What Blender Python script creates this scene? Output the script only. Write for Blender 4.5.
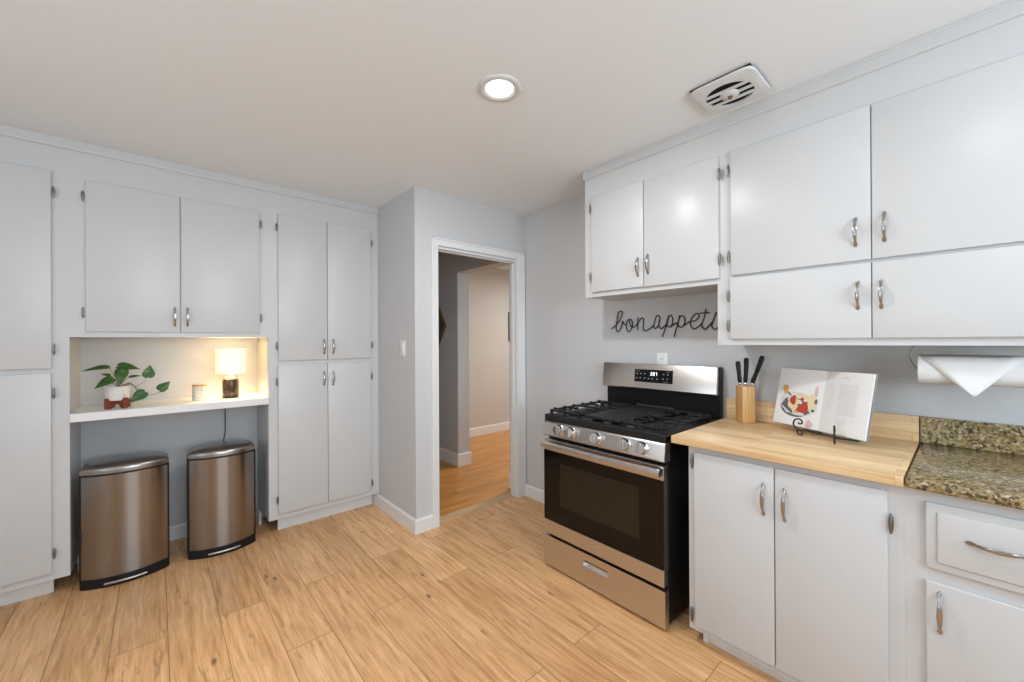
import bpy, bmesh, math, random
from mathutils import Vector, Matrix
random.seed(7)
for o in list(bpy.data.objects): bpy.data.objects.remove(o)
scene = bpy.context.scene
COL = scene.collection
PI = math.pi
CEIL = 2.45

# ------------------------------------------------------------------ camera
cam_d = bpy.data.cameras.new('camera'); cam = bpy.data.objects.new('camera', cam_d); COL.objects.link(cam)
f_px, yaw, pitch, roll = 401.226, 0.845816, 0.000926, -0.005344
F = Vector((math.cos(yaw)*math.cos(pitch), math.sin(yaw)*math.cos(pitch), math.sin(pitch)))
R0 = Vector((math.sin(yaw), -math.cos(yaw), 0)); U0 = R0.cross(F)
Rv = math.cos(roll)*R0 + math.sin(roll)*U0; Uv = -math.sin(roll)*R0 + math.cos(roll)*U0
M = Matrix.Identity(4)
for i in range(3):
    M[i][0] = Rv[i]; M[i][1] = Uv[i]; M[i][2] = -F[i]
M[0][3], M[1][3], M[2][3] = 0, 0, 1.35
cam.matrix_world = M
cam_d.sensor_fit = 'HORIZONTAL'; cam_d.sensor_width = 36; cam_d.lens = 36*f_px/1024
cam_d.clip_start = 0.02
scene.camera = cam

# ------------------------------------------------------------------ world, view
w = bpy.data.worlds.new('sky'); scene.world = w; w.use_nodes = True
bg = w.node_tree.nodes['Background']; bg.inputs[0].default_value = (0.80, 0.90, 1.0, 1); bg.inputs[1].default_value = 1.0
vs = scene.view_settings
vs.view_transform = 'Standard'; vs.look = 'None'; vs.gamma = 1; vs.use_curve_mapping = False
vs.exposure = 0.15

def area(name, loc, rot, sx, sy, power, col=(1, 1, 1), shape='RECTANGLE', spread=PI):
    l = bpy.data.lights.new(name, 'AREA'); l.shape = shape; l.size = sx; l.size_y = sy
    l.energy = power; l.color = col; l.spread = spread
    o = bpy.data.objects.new(name, l); COL.objects.link(o); o.location = loc; o.rotation_euler = rot
    return o
FILL1 = 60; FILL2 = 13; LAMP = 11.5; HALLP = 13.5
# added fill lights at two unseen windows, tilted up at the ceiling
area('added_window_fill', (0.55, -2.05, 1.55), (PI/2+0.62, 0, 0), 1.7, 1.15, FILL1, (0.76, 0.89, 1.0))
area('added_window_fill', (-1.75, 0.9, 1.5), (PI/2+0.60, 0, -PI/2), 1.3, 1.15, FILL2, (0.76, 0.89, 1.0))

# ------------------------------------------------------------------ material helpers
def mat(name, col, rough=0.5, metal=0.0, spec=0.5, **kw):
    m = bpy.data.materials.new(name); m.use_nodes = True
    b = m.node_tree.nodes['Principled BSDF']
    b.inputs['Base Color'].default_value = (*col, 1); b.inputs['Roughness'].default_value = rough
    b.inputs['Metallic'].default_value = metal; b.inputs['Specular IOR Level'].default_value = spec
    for k, v in kw.items(): b.inputs[k.replace('_', ' ')].default_value = v
    return m
class NT:
    def __init__(s, m): s.t = m.node_tree; s.b = s.t.nodes['Principled BSDF']
    def n(s, typ, **kw):
        x = s.t.nodes.new(typ)
        for k, v in kw.items():
            if k in x.inputs.keys(): x.inputs[k].default_value = v
            else: setattr(x, k, v)
        return x
    def l(s, a, b): s.t.links.new(a, b)
    def coord(s, scale=(1, 1, 1), loc=(0, 0, 0), rot=(0, 0, 0), kind='Object'):
        if kind == 'World': g = s.n('ShaderNodeNewGeometry').outputs['Position']
        else: g = s.n('ShaderNodeTexCoord').outputs[kind]
        mp = s.n('ShaderNodeMapping'); mp.inputs['Scale'].default_value = scale
        mp.inputs['Location'].default_value = loc; mp.inputs['Rotation'].default_value = rot
        s.l(g, mp.inputs['Vector']); return mp.outputs[0]
    def ramp(s, fac, stops):
        r = s.n('ShaderNodeValToRGB'); e = r.color_ramp.elements
        while len(e) < len(stops): e.new(0.5)
        for i, (p, c) in enumerate(stops): e[i].position = p; e[i].color = (*c, 1)
        s.l(fac, r.inputs[0]); return r.outputs[0]
    def mix(s, fac, a, b, mode='MIX'):
        x = s.n('ShaderNodeMix'); x.data_type = 'RGBA'; x.blend_type = mode
        for i, v in ((0, fac), (6, a), (7, b)):
            if isinstance(v, (int, float)): x.inputs[i].default_value = v
            elif isinstance(v, tuple): x.inputs[i].default_value = (*v, 1)
            else: s.l(v, x.inputs[i])
        return x.outputs[2]
    def math(s, op, a, b=0.0):
        x = s.n('ShaderNodeMath'); x.operation = op
        for i, v in ((0, a), (1, b)):
            if isinstance(v, (int, float)): x.inputs[i].default_value = v
            else: s.l(v, x.inputs[i])
        return x.outputs[0]
    def noise(s, vec, scale, detail=3, rough=0.55):
        x = s.n('ShaderNodeTexNoise'); x.inputs['Scale'].default_value = scale
        x.inputs['Detail'].default_value = detail; x.inputs['Roughness'].default_value = rough
        s.l(vec, x.inputs['Vector']); return x.outputs[0]
    def bump(s, h, strength=0.1, dist=0.01):
        x = s.n('ShaderNodeBump'); x.inputs['Strength'].default_value = strength; x.inputs['Distance'].default_value = dist
        s.l(h, x.inputs['Height']); s.l(x.outputs[0], s.b.inputs['Normal'])

def painted(name, col, rough, bumpy, scale=60, dist=0.002):
    m = mat(name, col, rough); t = NT(m)
    t.bump(t.noise(t.coord(kind='World'), scale, 3), bumpy, dist); return m
W_CAB = painted('cabinet_white_paint', (0.60, 0.603, 0.603), 0.345, 0.12, 30)
W_TRIM = painted('trim_white_paint', (0.82, 0.82, 0.815), 0.35, 0.06)
W_FAN = painted('fan_white_enamel', (0.68, 0.68, 0.67), 0.3, 0.02)
GREY = painted('grey_wall_paint', (0.62, 0.625, 0.63), 0.6, 0.18, 140)
BEIGE = painted('beige_wall_paint', (0.60, 0.575, 0.545), 0.7, 0.1, 140)
HALLG = painted('hall_grey_paint', (0.585, 0.59, 0.60), 0.7, 0.1, 140)
CEILM = painted('ceiling_paint', (0.85, 0.88, 0.90), 0.8, 0.25, 90)
BACKM = painted('rear_wall_paint', (0.80, 0.81, 0.83), 0.7, 0.1)
PLASTIC = mat('white_plastic', (0.85, 0.85, 0.84), 0.35)
BLACK = mat('black_enamel', (0.008, 0.008, 0.008), 0.34, 0.0, 0.22)
BLACKP = mat('black_plastic', (0.012, 0.012, 0.012), 0.45, 0.0, 0.25)
IRON = mat('cast_iron', (0.014, 0.014, 0.015), 0.55, 0.0, 0.3)
WIRE = mat('black_wire', (0.012, 0.011, 0.010), 0.5)
NICKEL = mat('brushed_nickel', (0.40, 0.385, 0.365), 0.27, 1.0)
PEWTER = mat('dark_pewter', (0.25, 0.24, 0.23), 0.38, 1.0)
CHROME = mat('chrome', (0.80, 0.80, 0.80), 0.12, 1.0)
GLASSK = mat('black_oven_glass', (0.006, 0.004, 0.003), 0.08, 0.0, 0.28)
GOLD = mat('aged_brass', (0.30, 0.21, 0.09), 0.4, 1.0)
MIRROR = mat('dark_mirror', (0.30, 0.30, 0.26), 0.08, 1.0)
PAPER = mat('paper_white', (0.86, 0.86, 0.86), 0.7)
PAGE = mat('page_white', (0.84, 0.83, 0.82), 0.55)
TOWEL = painted('paper_towel', (0.88, 0.88, 0.88), 0.9, 0.35, 160)
DARKHOLE = mat('recess_shade', (0.006, 0.005, 0.004), 0.9)  # near-black colour stands for the shade inside slots, recesses and gaps

def steel(name, col, rough, axis, aniso=0.0, bump=False):
    m = mat(name, col, rough, 1.0); t = NT(m)
    sc = {'x': (3, 260, 260), 'y': (260, 3, 260), 'z': (260, 260, 3)}[axis]
    n = t.noise(t.coord(sc, kind='World'), 1.0, 2)
    if bump: t.bump(n, 0.02, 0.0003)
    r = t.n('ShaderNodeMapRange'); r.inputs[3].default_value = rough*0.85; r.inputs[4].default_value = rough*1.2
    t.l(n, r.inputs[0]); t.l(r.outputs[0], t.b.inputs['Roughness'])
    if aniso:
        t.b.inputs['Anisotropic'].default_value = aniso; t.b.inputs['Anisotropic Rotation'].default_value = 0.25
        tg = t.n('ShaderNodeTangent'); tg.direction_type = 'RADIAL'; tg.axis = 'Z'
        t.l(tg.outputs[0], t.b.inputs['Tangent'])
    return m
STEEL = steel('stainless_range', (0.60, 0.565, 0.53), 0.30, 'y')
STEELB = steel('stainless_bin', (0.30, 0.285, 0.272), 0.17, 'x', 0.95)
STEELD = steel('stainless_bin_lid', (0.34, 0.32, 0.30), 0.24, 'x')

def floor_mat():
    m = mat('oak_plank_floor', (0.6, 0.4, 0.2), 0.36); t = NT(m)
    pos = t.n('ShaderNodeNewGeometry').outputs['Position']
    sx = t.n('ShaderNodeSeparateXYZ'); t.l(pos, sx.inputs[0])
    cb = t.n('ShaderNodeCombineXYZ')
    t.l(t.math('ADD', sx.outputs[1], 20.6), cb.inputs[0]); t.l(t.math('ADD', sx.outputs[0], 0.351+0.193*30), cb.inputs[1])
    def brick(c1, c2, mortar=0.0016, smooth=0.0):
        b = t.n('ShaderNodeTexBrick'); b.offset = 0.37; b.offset_frequency = 2; b.squash = 1
        b.inputs['Color1'].default_value = (*c1, 1); b.inputs['Color2'].default_value = (*c2, 1)
        b.inputs['Mortar'].default_value = (0, 0, 0, 1); b.inputs['Scale'].default_value = 1
        b.inputs['Mortar Size'].default_value = mortar; b.inputs['Mortar Smooth'].default_value = smooth
        b.inputs['Brick Width'].default_value = 1.28; b.inputs['Row Height'].default_value = 0.193
        t.l(cb.outputs[0], b.inputs['Vector']); return b
    bk = brick((0, 0, 0), (1, 1, 1)); rid = bk.outputs[0]
    off = t.n('ShaderNodeCombineXYZ')
    sid = t.n('ShaderNodeSeparateColor'); t.l(rid, sid.inputs[0]); r = sid.outputs[0]
    t.l(t.math('MULTIPLY', r, 37.0), off.inputs[0]); t.l(t.math('MULTIPLY', r, 91.0), off.inputs[1])
    va = t.n('ShaderNodeVectorMath'); va.operation = 'ADD'; t.l(pos, va.inputs[0]); t.l(off.outputs[0], va.inputs[1])
    def mp(sc):
        k = t.n('ShaderNodeMapping'); k.inputs['Scale'].default_value = sc; t.l(va.outputs[0], k.inputs[0]); return k.outputs[0]
    warp = t.noise(mp((5, 1.3, 1)), 1.0, 3)
    wv = t.n('ShaderNodeVectorMath'); wv.operation = 'SCALE'
    cw = t.n('ShaderNodeCombineXYZ'); t.l(warp, cw.inputs[0]); t.l(cw.outputs[0], wv.inputs[0]); wv.inputs[3].default_value = 0.055
    va2 = t.n('ShaderNodeVectorMath'); va2.operation = 'ADD'; t.l(va.outputs[0], va2.inputs[0]); t.l(wv.outputs[0], va2.inputs[1])
    def mp2(sc):
        k = t.n('ShaderNodeMapping'); k.inputs['Scale'].default_value = sc; t.l(va2.outputs[0], k.inputs[0]); return k.outputs[0]
    grain = t.noise(mp2((42, 2.6, 1)), 1.0, 6, 0.68)
    fine = t.noise(mp2((190, 6, 1)), 1.0, 2)
    blot = t.noise(mp((3.2, 1.5, 1)), 1.0, 3)
    c = t.ramp(grain, [(0.26, (0.42, 0.195, 0.070)), (0.43, (0.69, 0.378, 0.168)), (0.60, (0.85, 0.52, 0.262)), (0.8, (0.96, 0.65, 0.365))])
    tone = t.ramp(r, [(0.0, (0.90, 0.86, 0.82)), (0.5, (0.98, 0.97, 0.96)), (1.0, (1.08, 1.09, 1.10))])
    c = t.mix(1.0, c, tone, 'MULTIPLY')
    c = t.mix(0.5, c, t.ramp(blot, [(0.3, (0.82, 0.78, 0.74)), (0.7, (1.08, 1.09, 1.1))]), 'MULTIPLY')
    c = t.mix(0.6, c, t.ramp(fine, [(0.3, (0.80, 0.76, 0.72)), (0.6, (1.05, 1.05, 1.05))]), 'MULTIPLY')
    # knots with dark cracks
    vo = t.n('ShaderNodeTexVoronoi'); vo.inputs['Scale'].default_value = 1.0
    t.l(mp((8.5, 3.0, 1)), vo.inputs['Vector'])
    vd = t.math('ADD', vo.outputs['Distance'], t.math('MULTIPLY', t.math('SUBTRACT', t.noise(mp((40, 24, 1)), 1.0, 2), 0.5), 0.12))
    sc = t.n('ShaderNodeSeparateColor'); t.l(vo.outputs['Color'], sc.inputs[0])
    on = t.math('GREATER_THAN', sc.outputs[0], 0.30)
    kn = t.ramp(vd, [(0.03, (1, 1, 1)), (0.11, (0, 0, 0))])
    c = t.mix(t.math('MULTIPLY', t.math('MULTIPLY', kn, on), 0.9), c, (0.11, 0.048, 0.02))
    crack = t.ramp(t.noise(mp2((26, 3.2, 1)), 1.0, 4, 0.7), [(0.60, (0, 0, 0)), (0.68, (1, 1, 1))])
    c = t.mix(t.math('MULTIPLY', crack, 0.6), c, (0.26, 0.13, 0.055))
    c = t.mix(t.math('MULTIPLY', bk.outputs['Fac'], 0.75), c, (0.17, 0.09, 0.04))
    t.l(c, t.b.inputs['Base Color'])
    t.bump(t.math('SUBTRACT', t.math('MULTIPLY', grain, 0.15), bk.outputs['Fac']), 0.25, 0.0015)
    return m
FLOORM = floor_mat()
def strips(name, along, row, length, stops, rough, tone_lo=(0.82, 0.8, 0.78), gscale=(3, 60, 60)):
    # narrow wooden staves; «along» is the axis the grain follows
    m = mat(name, (0.6, 0.4, 0.2), rough); t = NT(m)
    pos = t.n('ShaderNodeNewGeometry').outputs['Position']
    sx = t.n('ShaderNodeSeparateXYZ'); t.l(pos, sx.inputs[0])
    a, b_ = (0, 1) if along == 'x' else (1, 0)
    cb = t.n('ShaderNodeCombineXYZ'); t.l(t.math('ADD', sx.outputs[a], 20.1), cb.inputs[0])
    t.l(t.math('ADD', t.math('ADD', sx.outputs[b_], 20.0), sx.outputs[2]), cb.inputs[1])
    b = t.n('ShaderNodeTexBrick'); b.offset = 0.41
    b.inputs['Color1'].default_value = (0, 0, 0, 1); b.inputs['Color2'].default_value = (1, 1, 1, 1)
    b.inputs['Mortar'].default_value = (0.3, 0.3, 0.3, 1); b.inputs['Scale'].default_value = 1
    b.inputs['Mortar Size'].default_value = 0.0006; b.inputs['Brick Width'].default_value = length; b.inputs['Row Height'].default_value = row
    t.l(cb.outputs[0], b.inputs['Vector'])
    sid = t.n('ShaderNodeSeparateColor'); t.l(b.outputs[0], sid.inputs[0]); r = sid.outputs[0]
    off = t.n('ShaderNodeCombineXYZ'); t.l(t.math('MULTIPLY', r, 33), off.inputs[0]); t.l(t.math('MULTIPLY', r, 57), off.inputs[1])
    va = t.n('ShaderNodeVectorMath'); va.operation = 'ADD'; t.l(pos, va.inputs[0]); t.l(off.outputs[0], va.inputs[1])
    k = t.n('ShaderNodeMapping'); t.l(va.outputs[0], k.inputs[0])
    k.inputs['Scale'].default_value = gscale if along == 'x' else (gscale[1], gscale[0], gscale[2])
    c = t.ramp(t.noise(k.outputs[0], 1.0, 4, 0.6), stops)
    c = t.mix(1.0, c, t.ramp(r, [(0, tone_lo), (1, (1.08, 1.08, 1.08))]), 'MULTIPLY')
    c = t.mix(t.math('MULTIPLY', b.outputs['Fac'], 0.5), c, (0.2, 0.1, 0.04))
    t.l(c, t.b.inputs['Base Color']); return m
HALLFLOOR = strips('orange_oak_strip_floor', 'x', 0.057, 0.9, [(0.3, (0.48, 0.185, 0.035)), (0.55, (0.66, 0.30, 0.07)), (0.8, (0.76, 0.40, 0.12))], 0.3)
BUTCHER = strips('butcher_block', 'y', 0.042, 0.75, [(0.25, (0.66, 0.42, 0.20)), (0.5, (0.80, 0.57, 0.32)), (0.8, (0.88, 0.68, 0.44))], 0.38, (0.82, 0.76, 0.68))
BAMBOO = strips('bamboo', 'z', 0.02, 0.9, [(0.3, (0.50, 0.25, 0.08)), (0.6, (0.64, 0.36, 0.14)), (0.85, (0.72, 0.45, 0.2))], 0.4, gscale=(55, 55, 3)) if False else None
def simple_wood(name, stops, sc, rough=0.42):
    m = mat(name, stops[1][1], rough); t = NT(m)
    c = t.ramp(t.noise(t.coord(sc), 1.0, 4, 0.6), stops); t.l(c, t.b.inputs['Base Color']); return m
BAMBOO = simple_wood('bamboo', [(0.3, (0.46, 0.23, 0.07)), (0.5, (0.62, 0.35, 0.13)), (0.75, (0.74, 0.47, 0.22))], (130, 130, 3))
REDWOOD = simple_wood('reddish_wood', [(0.3, (0.12, 0.028, 0.012)), (0.5, (0.20, 0.05, 0.02)), (0.75, (0.28, 0.075, 0.03))], (20, 20, 90))
LIDWOOD = simple_wood('candle_lid_wood', [(0.3, (0.35, 0.18, 0.08)), (0.5, (0.45, 0.25, 0.12)), (0.75, (0.55, 0.32, 0.17))], (60, 10, 60))
THRESH = simple_wood('threshold_oak', [(0.3, (0.50, 0.32, 0.16)), (0.5, (0.62, 0.42, 0.23)), (0.75, (0.7, 0.5, 0.3))], (4, 70, 70))
def granite():
    m = mat('speckled_granite', (0.2, 0.16, 0.1), 0.14); t = NT(m)
    v = t.coord((1, 1, 1), kind='World')
    n1 = t.noise(v, 30, 6, 0.75); n2 = t.noise(v, 90, 4, 0.65)
    c = t.ramp(n1, [(0.32, (0.035, 0.028, 0.018)), (0.44, (0.15, 0.10, 0.040)), (0.52, (0.33, 0.24, 0.10)), (0.60, (0.20, 0.16, 0.07)), (0.72, (0.58, 0.46, 0.27))])
    c2 = t.ramp(n2, [(0.33, (0.015, 0.013, 0.011)), (0.46, (0.27, 0.20, 0.085)), (0.56, (0.40, 0.30, 0.14)), (0.70, (0.74, 0.64, 0.46))])
    c = t.mix(0.55, c, c2)
    vo = t.n('ShaderNodeTexVoronoi'); vo.inputs['Scale'].default_value = 125; t.l(v, vo.inputs['Vector'])
    s = t.n('ShaderNodeSeparateColor'); t.l(vo.outputs['Color'], s.inputs[0])
    c = t.mix(t.math('MULTIPLY', t.math('GREATER_THAN', s.outputs[0], 0.80), 0.75), c, (0.02, 0.015, 0.012))
    c = t.mix(t.math('MULTIPLY', t.math('GREATER_THAN', s.outputs[1], 0.88), 0.6), c, (0.62, 0.52, 0.36))
    t.l(c, t.b.inputs['Base Color']); return m
GRANITE = granite()
def leafm():
    m = mat('pothos_leaf', (0.05, 0.16, 0.02), 0.4); t = NT(m)
    n = t.noise(t.coord((1, 1, 1), kind='World'), 38, 3)
    t.l(t.ramp(n, [(0.3, (0.012, 0.055, 0.006)), (0.55, (0.035, 0.11, 0.014)), (0.72, (0.11, 0.22, 0.03))]), t.b.inputs['Base Color']); return m
LEAF = leafm()
STEM = mat('plant_stem', (0.22, 0.20, 0.05), 0.5)
SOIL = mat('potting_soil', (0.03, 0.02, 0.012), 0.9)
def potm():
    m = mat('white_ceramic', (0.78, 0.72, 0.70), 0.35); t = NT(m)
    n = t.noise(t.coord((1, 1, 1), kind='World'), 60, 2)
    t.l(t.ramp(n, [(0.62, (0.78, 0.73, 0.71)), (0.70, (0.50, 0.46, 0.50))]), t.b.inputs['Base Color']); return m
POT = potm()
def candlem():
    m = mat('floral_candle_jar', (0.78, 0.74, 0.66), 0.3); t = NT(m)
    n = t.noise(t.coord((1, 1, 1), kind='World'), 85, 2)
    t.l(t.ramp(n, [(0.36, (0.50, 0.60, 0.38)), (0.43, (0.80, 0.76, 0.68)), (0.58, (0.80, 0.76, 0.68)), (0.66, (0.72, 0.40, 0.36))]), t.b.inputs['Base Color']); return m
CANDLE = candlem()
def shadem():
    m = mat('linen_lamp_shade', (0.9, 0.86, 0.78), 0.8); t = NT(m)
    m2 = t.t; out = m2.nodes['Material Output']
    tr = t.n('ShaderNodeBsdfTranslucent'); tr.inputs[0].default_value = (0.95, 0.92, 0.88, 1)
    mx = t.n('ShaderNodeMixShader'); mx.inputs[0].default_value = 0.34
    t.l(t.b.outputs[0], mx.inputs[1]); t.l(tr.outputs[0], mx.inputs[2]); t.l(mx.outputs[0], out.inputs[0]); return m
SHADE = shadem()
AMBER = mat('smoky_glass_base', (0.035, 0.02, 0.012), 0.16, 0.0, 0.5)
def emis(name, col, s):
    m = mat(name, col, 0.5); b = m.node_tree.nodes['Principled BSDF']
    b.inputs['Emission Color'].default_value = (*col, 1); b.inputs['Emission Strength'].default_value = s; return m
LENS = emis('light_lens', (1.0, 0.98, 0.95), 6.0)
BULB = emis('warm_bulb', (1.0, 0.69, 0.31), 370.0)
DIGIT = emis('display_digits', (0.9, 0.95, 1.0), 1.6)
ICON = mat('display_print', (0.45, 0.45, 0.45), 0.5)
INKG = mat('printed_grey_ink', (0.66, 0.66, 0.67), 0.7)
RED = mat('printed_red', (0.50, 0.045, 0.03), 0.6); CREAM = mat('printed_cream', (0.80, 0.66, 0.38), 0.6)
ORANGE = mat('printed_orange', (0.72, 0.40, 0.11), 0.6); DARKP = mat('printed_dark', (0.13, 0.12, 0.14), 0.6)
GREENP = mat('printed_green', (0.15, 0.2, 0.08), 0.6); PLATEP = mat('printed_plate', (0.70, 0.70, 0.72), 0.6); PINKP = mat('printed_pink', (0.72, 0.50, 0.47), 0.6)

# ------------------------------------------------------------------ mesh builder
class MB:
    def __init__(s): s.bm = bmesh.new(); s.mi = 0
    def _m(s, faces):
        for f in faces: f.material_index = s.mi
    def box(s, x0, x1, y0, y1, z0, z1, bev=0.0, seg=2, rot=None):
        a = [Vector((x, y, z)) for z in (z0, z1) for y in (y0, y1) for x in (x0, x1)]
        if rot is not None:
            c = Vector(((x0+x1)/2, (y0+y1)/2, (z0+z1)/2)); a = [c + rot @ (p-c) for p in a]
        v = [s.bm.verts.new(p) for p in a]
        fs = [s.bm.faces.new([v[i] for i in q]) for q in ((0, 2, 3, 1), (4, 5, 7, 6), (0, 1, 5, 4), (2, 6, 7, 3), (0, 4, 6, 2), (1, 3, 7, 5))]
        s._m(fs)
        if bev > 0:
            es = list({e for f in fs for e in f.edges})
            r = bmesh.ops.bevel(s.bm, geom=es, offset=bev, segments=seg, affect='EDGES', profile=0.5)
            s._m(r['faces'])
        return s
    def prism(s, pts, vec, bev=0.0, seg=2):
        vec = Vector(vec); a = [s.bm.verts.new(Vector(p)) for p in pts]; b = [s.bm.verts.new(Vector(p)+vec) for p in pts]
        n = len(pts); fs = [s.bm.faces.new(a[::-1]), s.bm.faces.new(b)]
        for i in range(n): fs.append(s.bm.faces.new((a[i], a[(i+1) % n], b[(i+1) % n], b[i])))
        s._m(fs)
        if bev > 0:
            es = list(set(fs[0].edges) | set(fs[1].edges))
            r = bmesh.ops.bevel(s.bm, geom=es, offset=bev, segments=seg, affect='EDGES', profile=0.5); s._m(r['faces'])
        return s
    def tube(s, pts, r, seg=8, closed=False, flat=None):
        pts = [Vector(p) for p in pts]; n = len(pts); rings = []
        rr = r if isinstance(r, (list, tuple)) else [r]*n
        up = Vector((0, 0, 1)); prev = None
        for i, p in enumerate(pts):
            if closed: t = (pts[(i+1) % n]-pts[i-1])
            else: t = pts[min(i+1, n-1)]-pts[max(i-1, 0)]
            t = t.normalized() if t.length > 1e-9 else Vector((0, 0, 1))
            if prev is None:
                ref = up if abs(t.dot(up)) < 0.9 else Vector((1, 0, 0)); u = t.cross(ref).normalized()
            else:
                u = prev - t*prev.dot(t); u = u.normalized() if u.length > 1e-6 else t.orthogonal().normalized()
            prev = u; v = t.cross(u)
            rings.append([s.bm.verts.new(p + (u*math.cos(2*PI*k/seg)+v*math.sin(2*PI*k/seg))*rr[i]) for k in range(seg)])
        fs = []
        m = n if closed else n-1
        for i in range(m):
            A, B = rings[i], rings[(i+1) % n]
            for k in range(seg): fs.append(s.bm.faces.new((A[k], A[(k+1) % seg], B[(k+1) % seg], B[k])))
        if not closed:
            fs.append(s.bm.faces.new(rings[0][::-1])); fs.append(s.bm.faces.new(rings[-1]))
        for f in fs: f.smooth = True
        s._m(fs); return s
    def lathe(s, prof, c=(0, 0, 0), axis=(0, 0, 1), seg=32, caps=True, sx=1.0, sy=1.0):
        # prof: list of (radius, height along axis)
        ax = Vector(axis).normalized(); u = ax.orthogonal().normalized(); v = ax.cross(u); c = Vector(c); rings = []
        for r, h in prof:
            rings.append([s.bm.verts.new(c+ax*h+(u*math.cos(2*PI*k/seg)*sx+v*math.sin(2*PI*k/seg)*sy)*max(r, 1e-5)) for k in range(seg)])
        fs = []
        for A, B in zip(rings, rings[1:]):
            for k in range(seg): fs.append(s.bm.faces.new((A[k], A[(k+1) % seg], B[(k+1) % seg], B[k])))
        for f in fs: f.smooth = True
        if caps: fs.append(s.bm.faces.new(rings[0][::-1])); fs.append(s.bm.faces.new(rings[-1]))
        s._m(fs); return s
    def sheet(s, rows):
        g = [[s.bm.verts.new(Vector(p)) for p in r] for r in rows]; fs = []
        for a, b in zip(g, g[1:]):
            for k in range(len(a)-1): fs.append(s.bm.faces.new((a[k], a[k+1], b[k+1], b[k])))
        for f in fs: f.smooth = True
        s._m(fs); return s
    def poly(s, pts):
        f = s.bm.faces.new([s.bm.verts.new(Vector(p)) for p in pts]); s._m([f]); return s
    def build(s, name, m, parent=None, smooth=None, fix=True):
        if fix: bmesh.ops.recalc_face_normals(s.bm, faces=s.bm.faces)
        off = Vector((0, 0, 0)); loc = None
        if parent is None:
            loc = base_of(s.bm); off = loc
        else:
            root = parent
            while root.parent: root = root.parent
            off = root.location.copy()
            if root.type != 'EMPTY' and parent is root: pass
        bmesh.ops.translate(s.bm, verts=s.bm.verts, vec=-off)
        me = bpy.data.meshes.new(name); s.bm.to_mesh(me); s.bm.free()
        for k in (m if isinstance(m, list) else [m]): me.materials.append(k)
        if smooth is not None:
            me.shade_smooth() if smooth else None
            if smooth and smooth is not True: me.set_sharp_from_angle(angle=smooth)
        o = bpy.data.objects.new(name, me); COL.objects.link(o)
        if parent is None: o.location = loc
        else: o.parent = parent
        return o
def base_of(bm):
    xs = [v.co for v in bm.verts]
    return Vector(((min(p.x for p in xs)+max(p.x for p in xs))/2, (min(p.y for p in xs)+max(p.y for p in xs))/2, min(p.z for p in xs)))
def tag(o, label, cat, group=None):
    o['label'] = label; o['category'] = cat
    if group: o['group'] = group
    return o
def thing(name, label, cat, loc, group=None):
    o = bpy.data.objects.new(name, None); COL.objects.link(o); o.location = loc; o.empty_display_size = 0.05
    return tag(o, label, cat, group)
def struct(name, mb, m):
    o = mb.build(name, m); o['kind'] = 'structure'; return o
def crm(pts, n=8):
    # Catmull-Rom through points
    P = [Vector(p) for p in pts]; P = [2*P[0]-P[1]]+P+[2*P[-1]-P[-2]]; out = []
    for i in range(1, len(P)-2):
        for k in range(n):
            t = k/n; a, b, c, d = P[i-1:i+3]
            out.append(0.5*((2*b)+(c-a)*t+(2*a-5*b+4*c-d)*t*t+(3*b-a-3*c+d)*t**3))
    out.append(P[-2]); return out

# ------------------------------------------------------------------ the room shell
XR = 2.42          # right wall face
YD = 2.567         # wall with the doorway
YL = 3.62          # wall behind the left cabinets
XP = 1.363         # side of the projecting corner
XN, YN, DT = -1.95, -2.25, 0.082
struct('floor', MB().box(XN, 2.6, YN, 2.60, -0.05, 0).box(XN, XP+0.06, 2.60, YL+0.1, -0.05, 0), FLOORM)
struct('floor_hall', MB().box(XP+0.06, 5.2, 2.69, 5.4, -0.05, -0.001).box(2.6, 5.2, 2.2, 2.69, -0.05, -0.001), HALLFLOOR)
struct('trim_threshold', MB().box(1.545, 2.326, 2.60, 2.69, -0.04, 0.006, 0.003), THRESH)
struct('ceiling', MB().box(XN-0.1, 5.3, YN-0.1, 5.5, CEIL, CEIL+0.08), CEILM)
struct('wall_left', MB().box(XN, XP+0.125, YL, YL+0.12, 0, CEIL), GREY)
struct('wall_right', MB().box(XR, XR+0.14, YN, YD+DT, 0, CEIL), GREY)
DX0, DX1, DZ = 1.538, 2.332, 2.040
struct('wall_doorway', MB().box(XP, DX0, YD, YD+DT, 0, CEIL).box(DX1, XR, YD, YD+DT, 0, CEIL).box(DX0, DX1, YD, YD+DT, DZ, CEIL), GREY)
struct('wall_corner', MB().box(XP, XP+0.125, YD+DT, YL, 0, CEIL), GREY)
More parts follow.
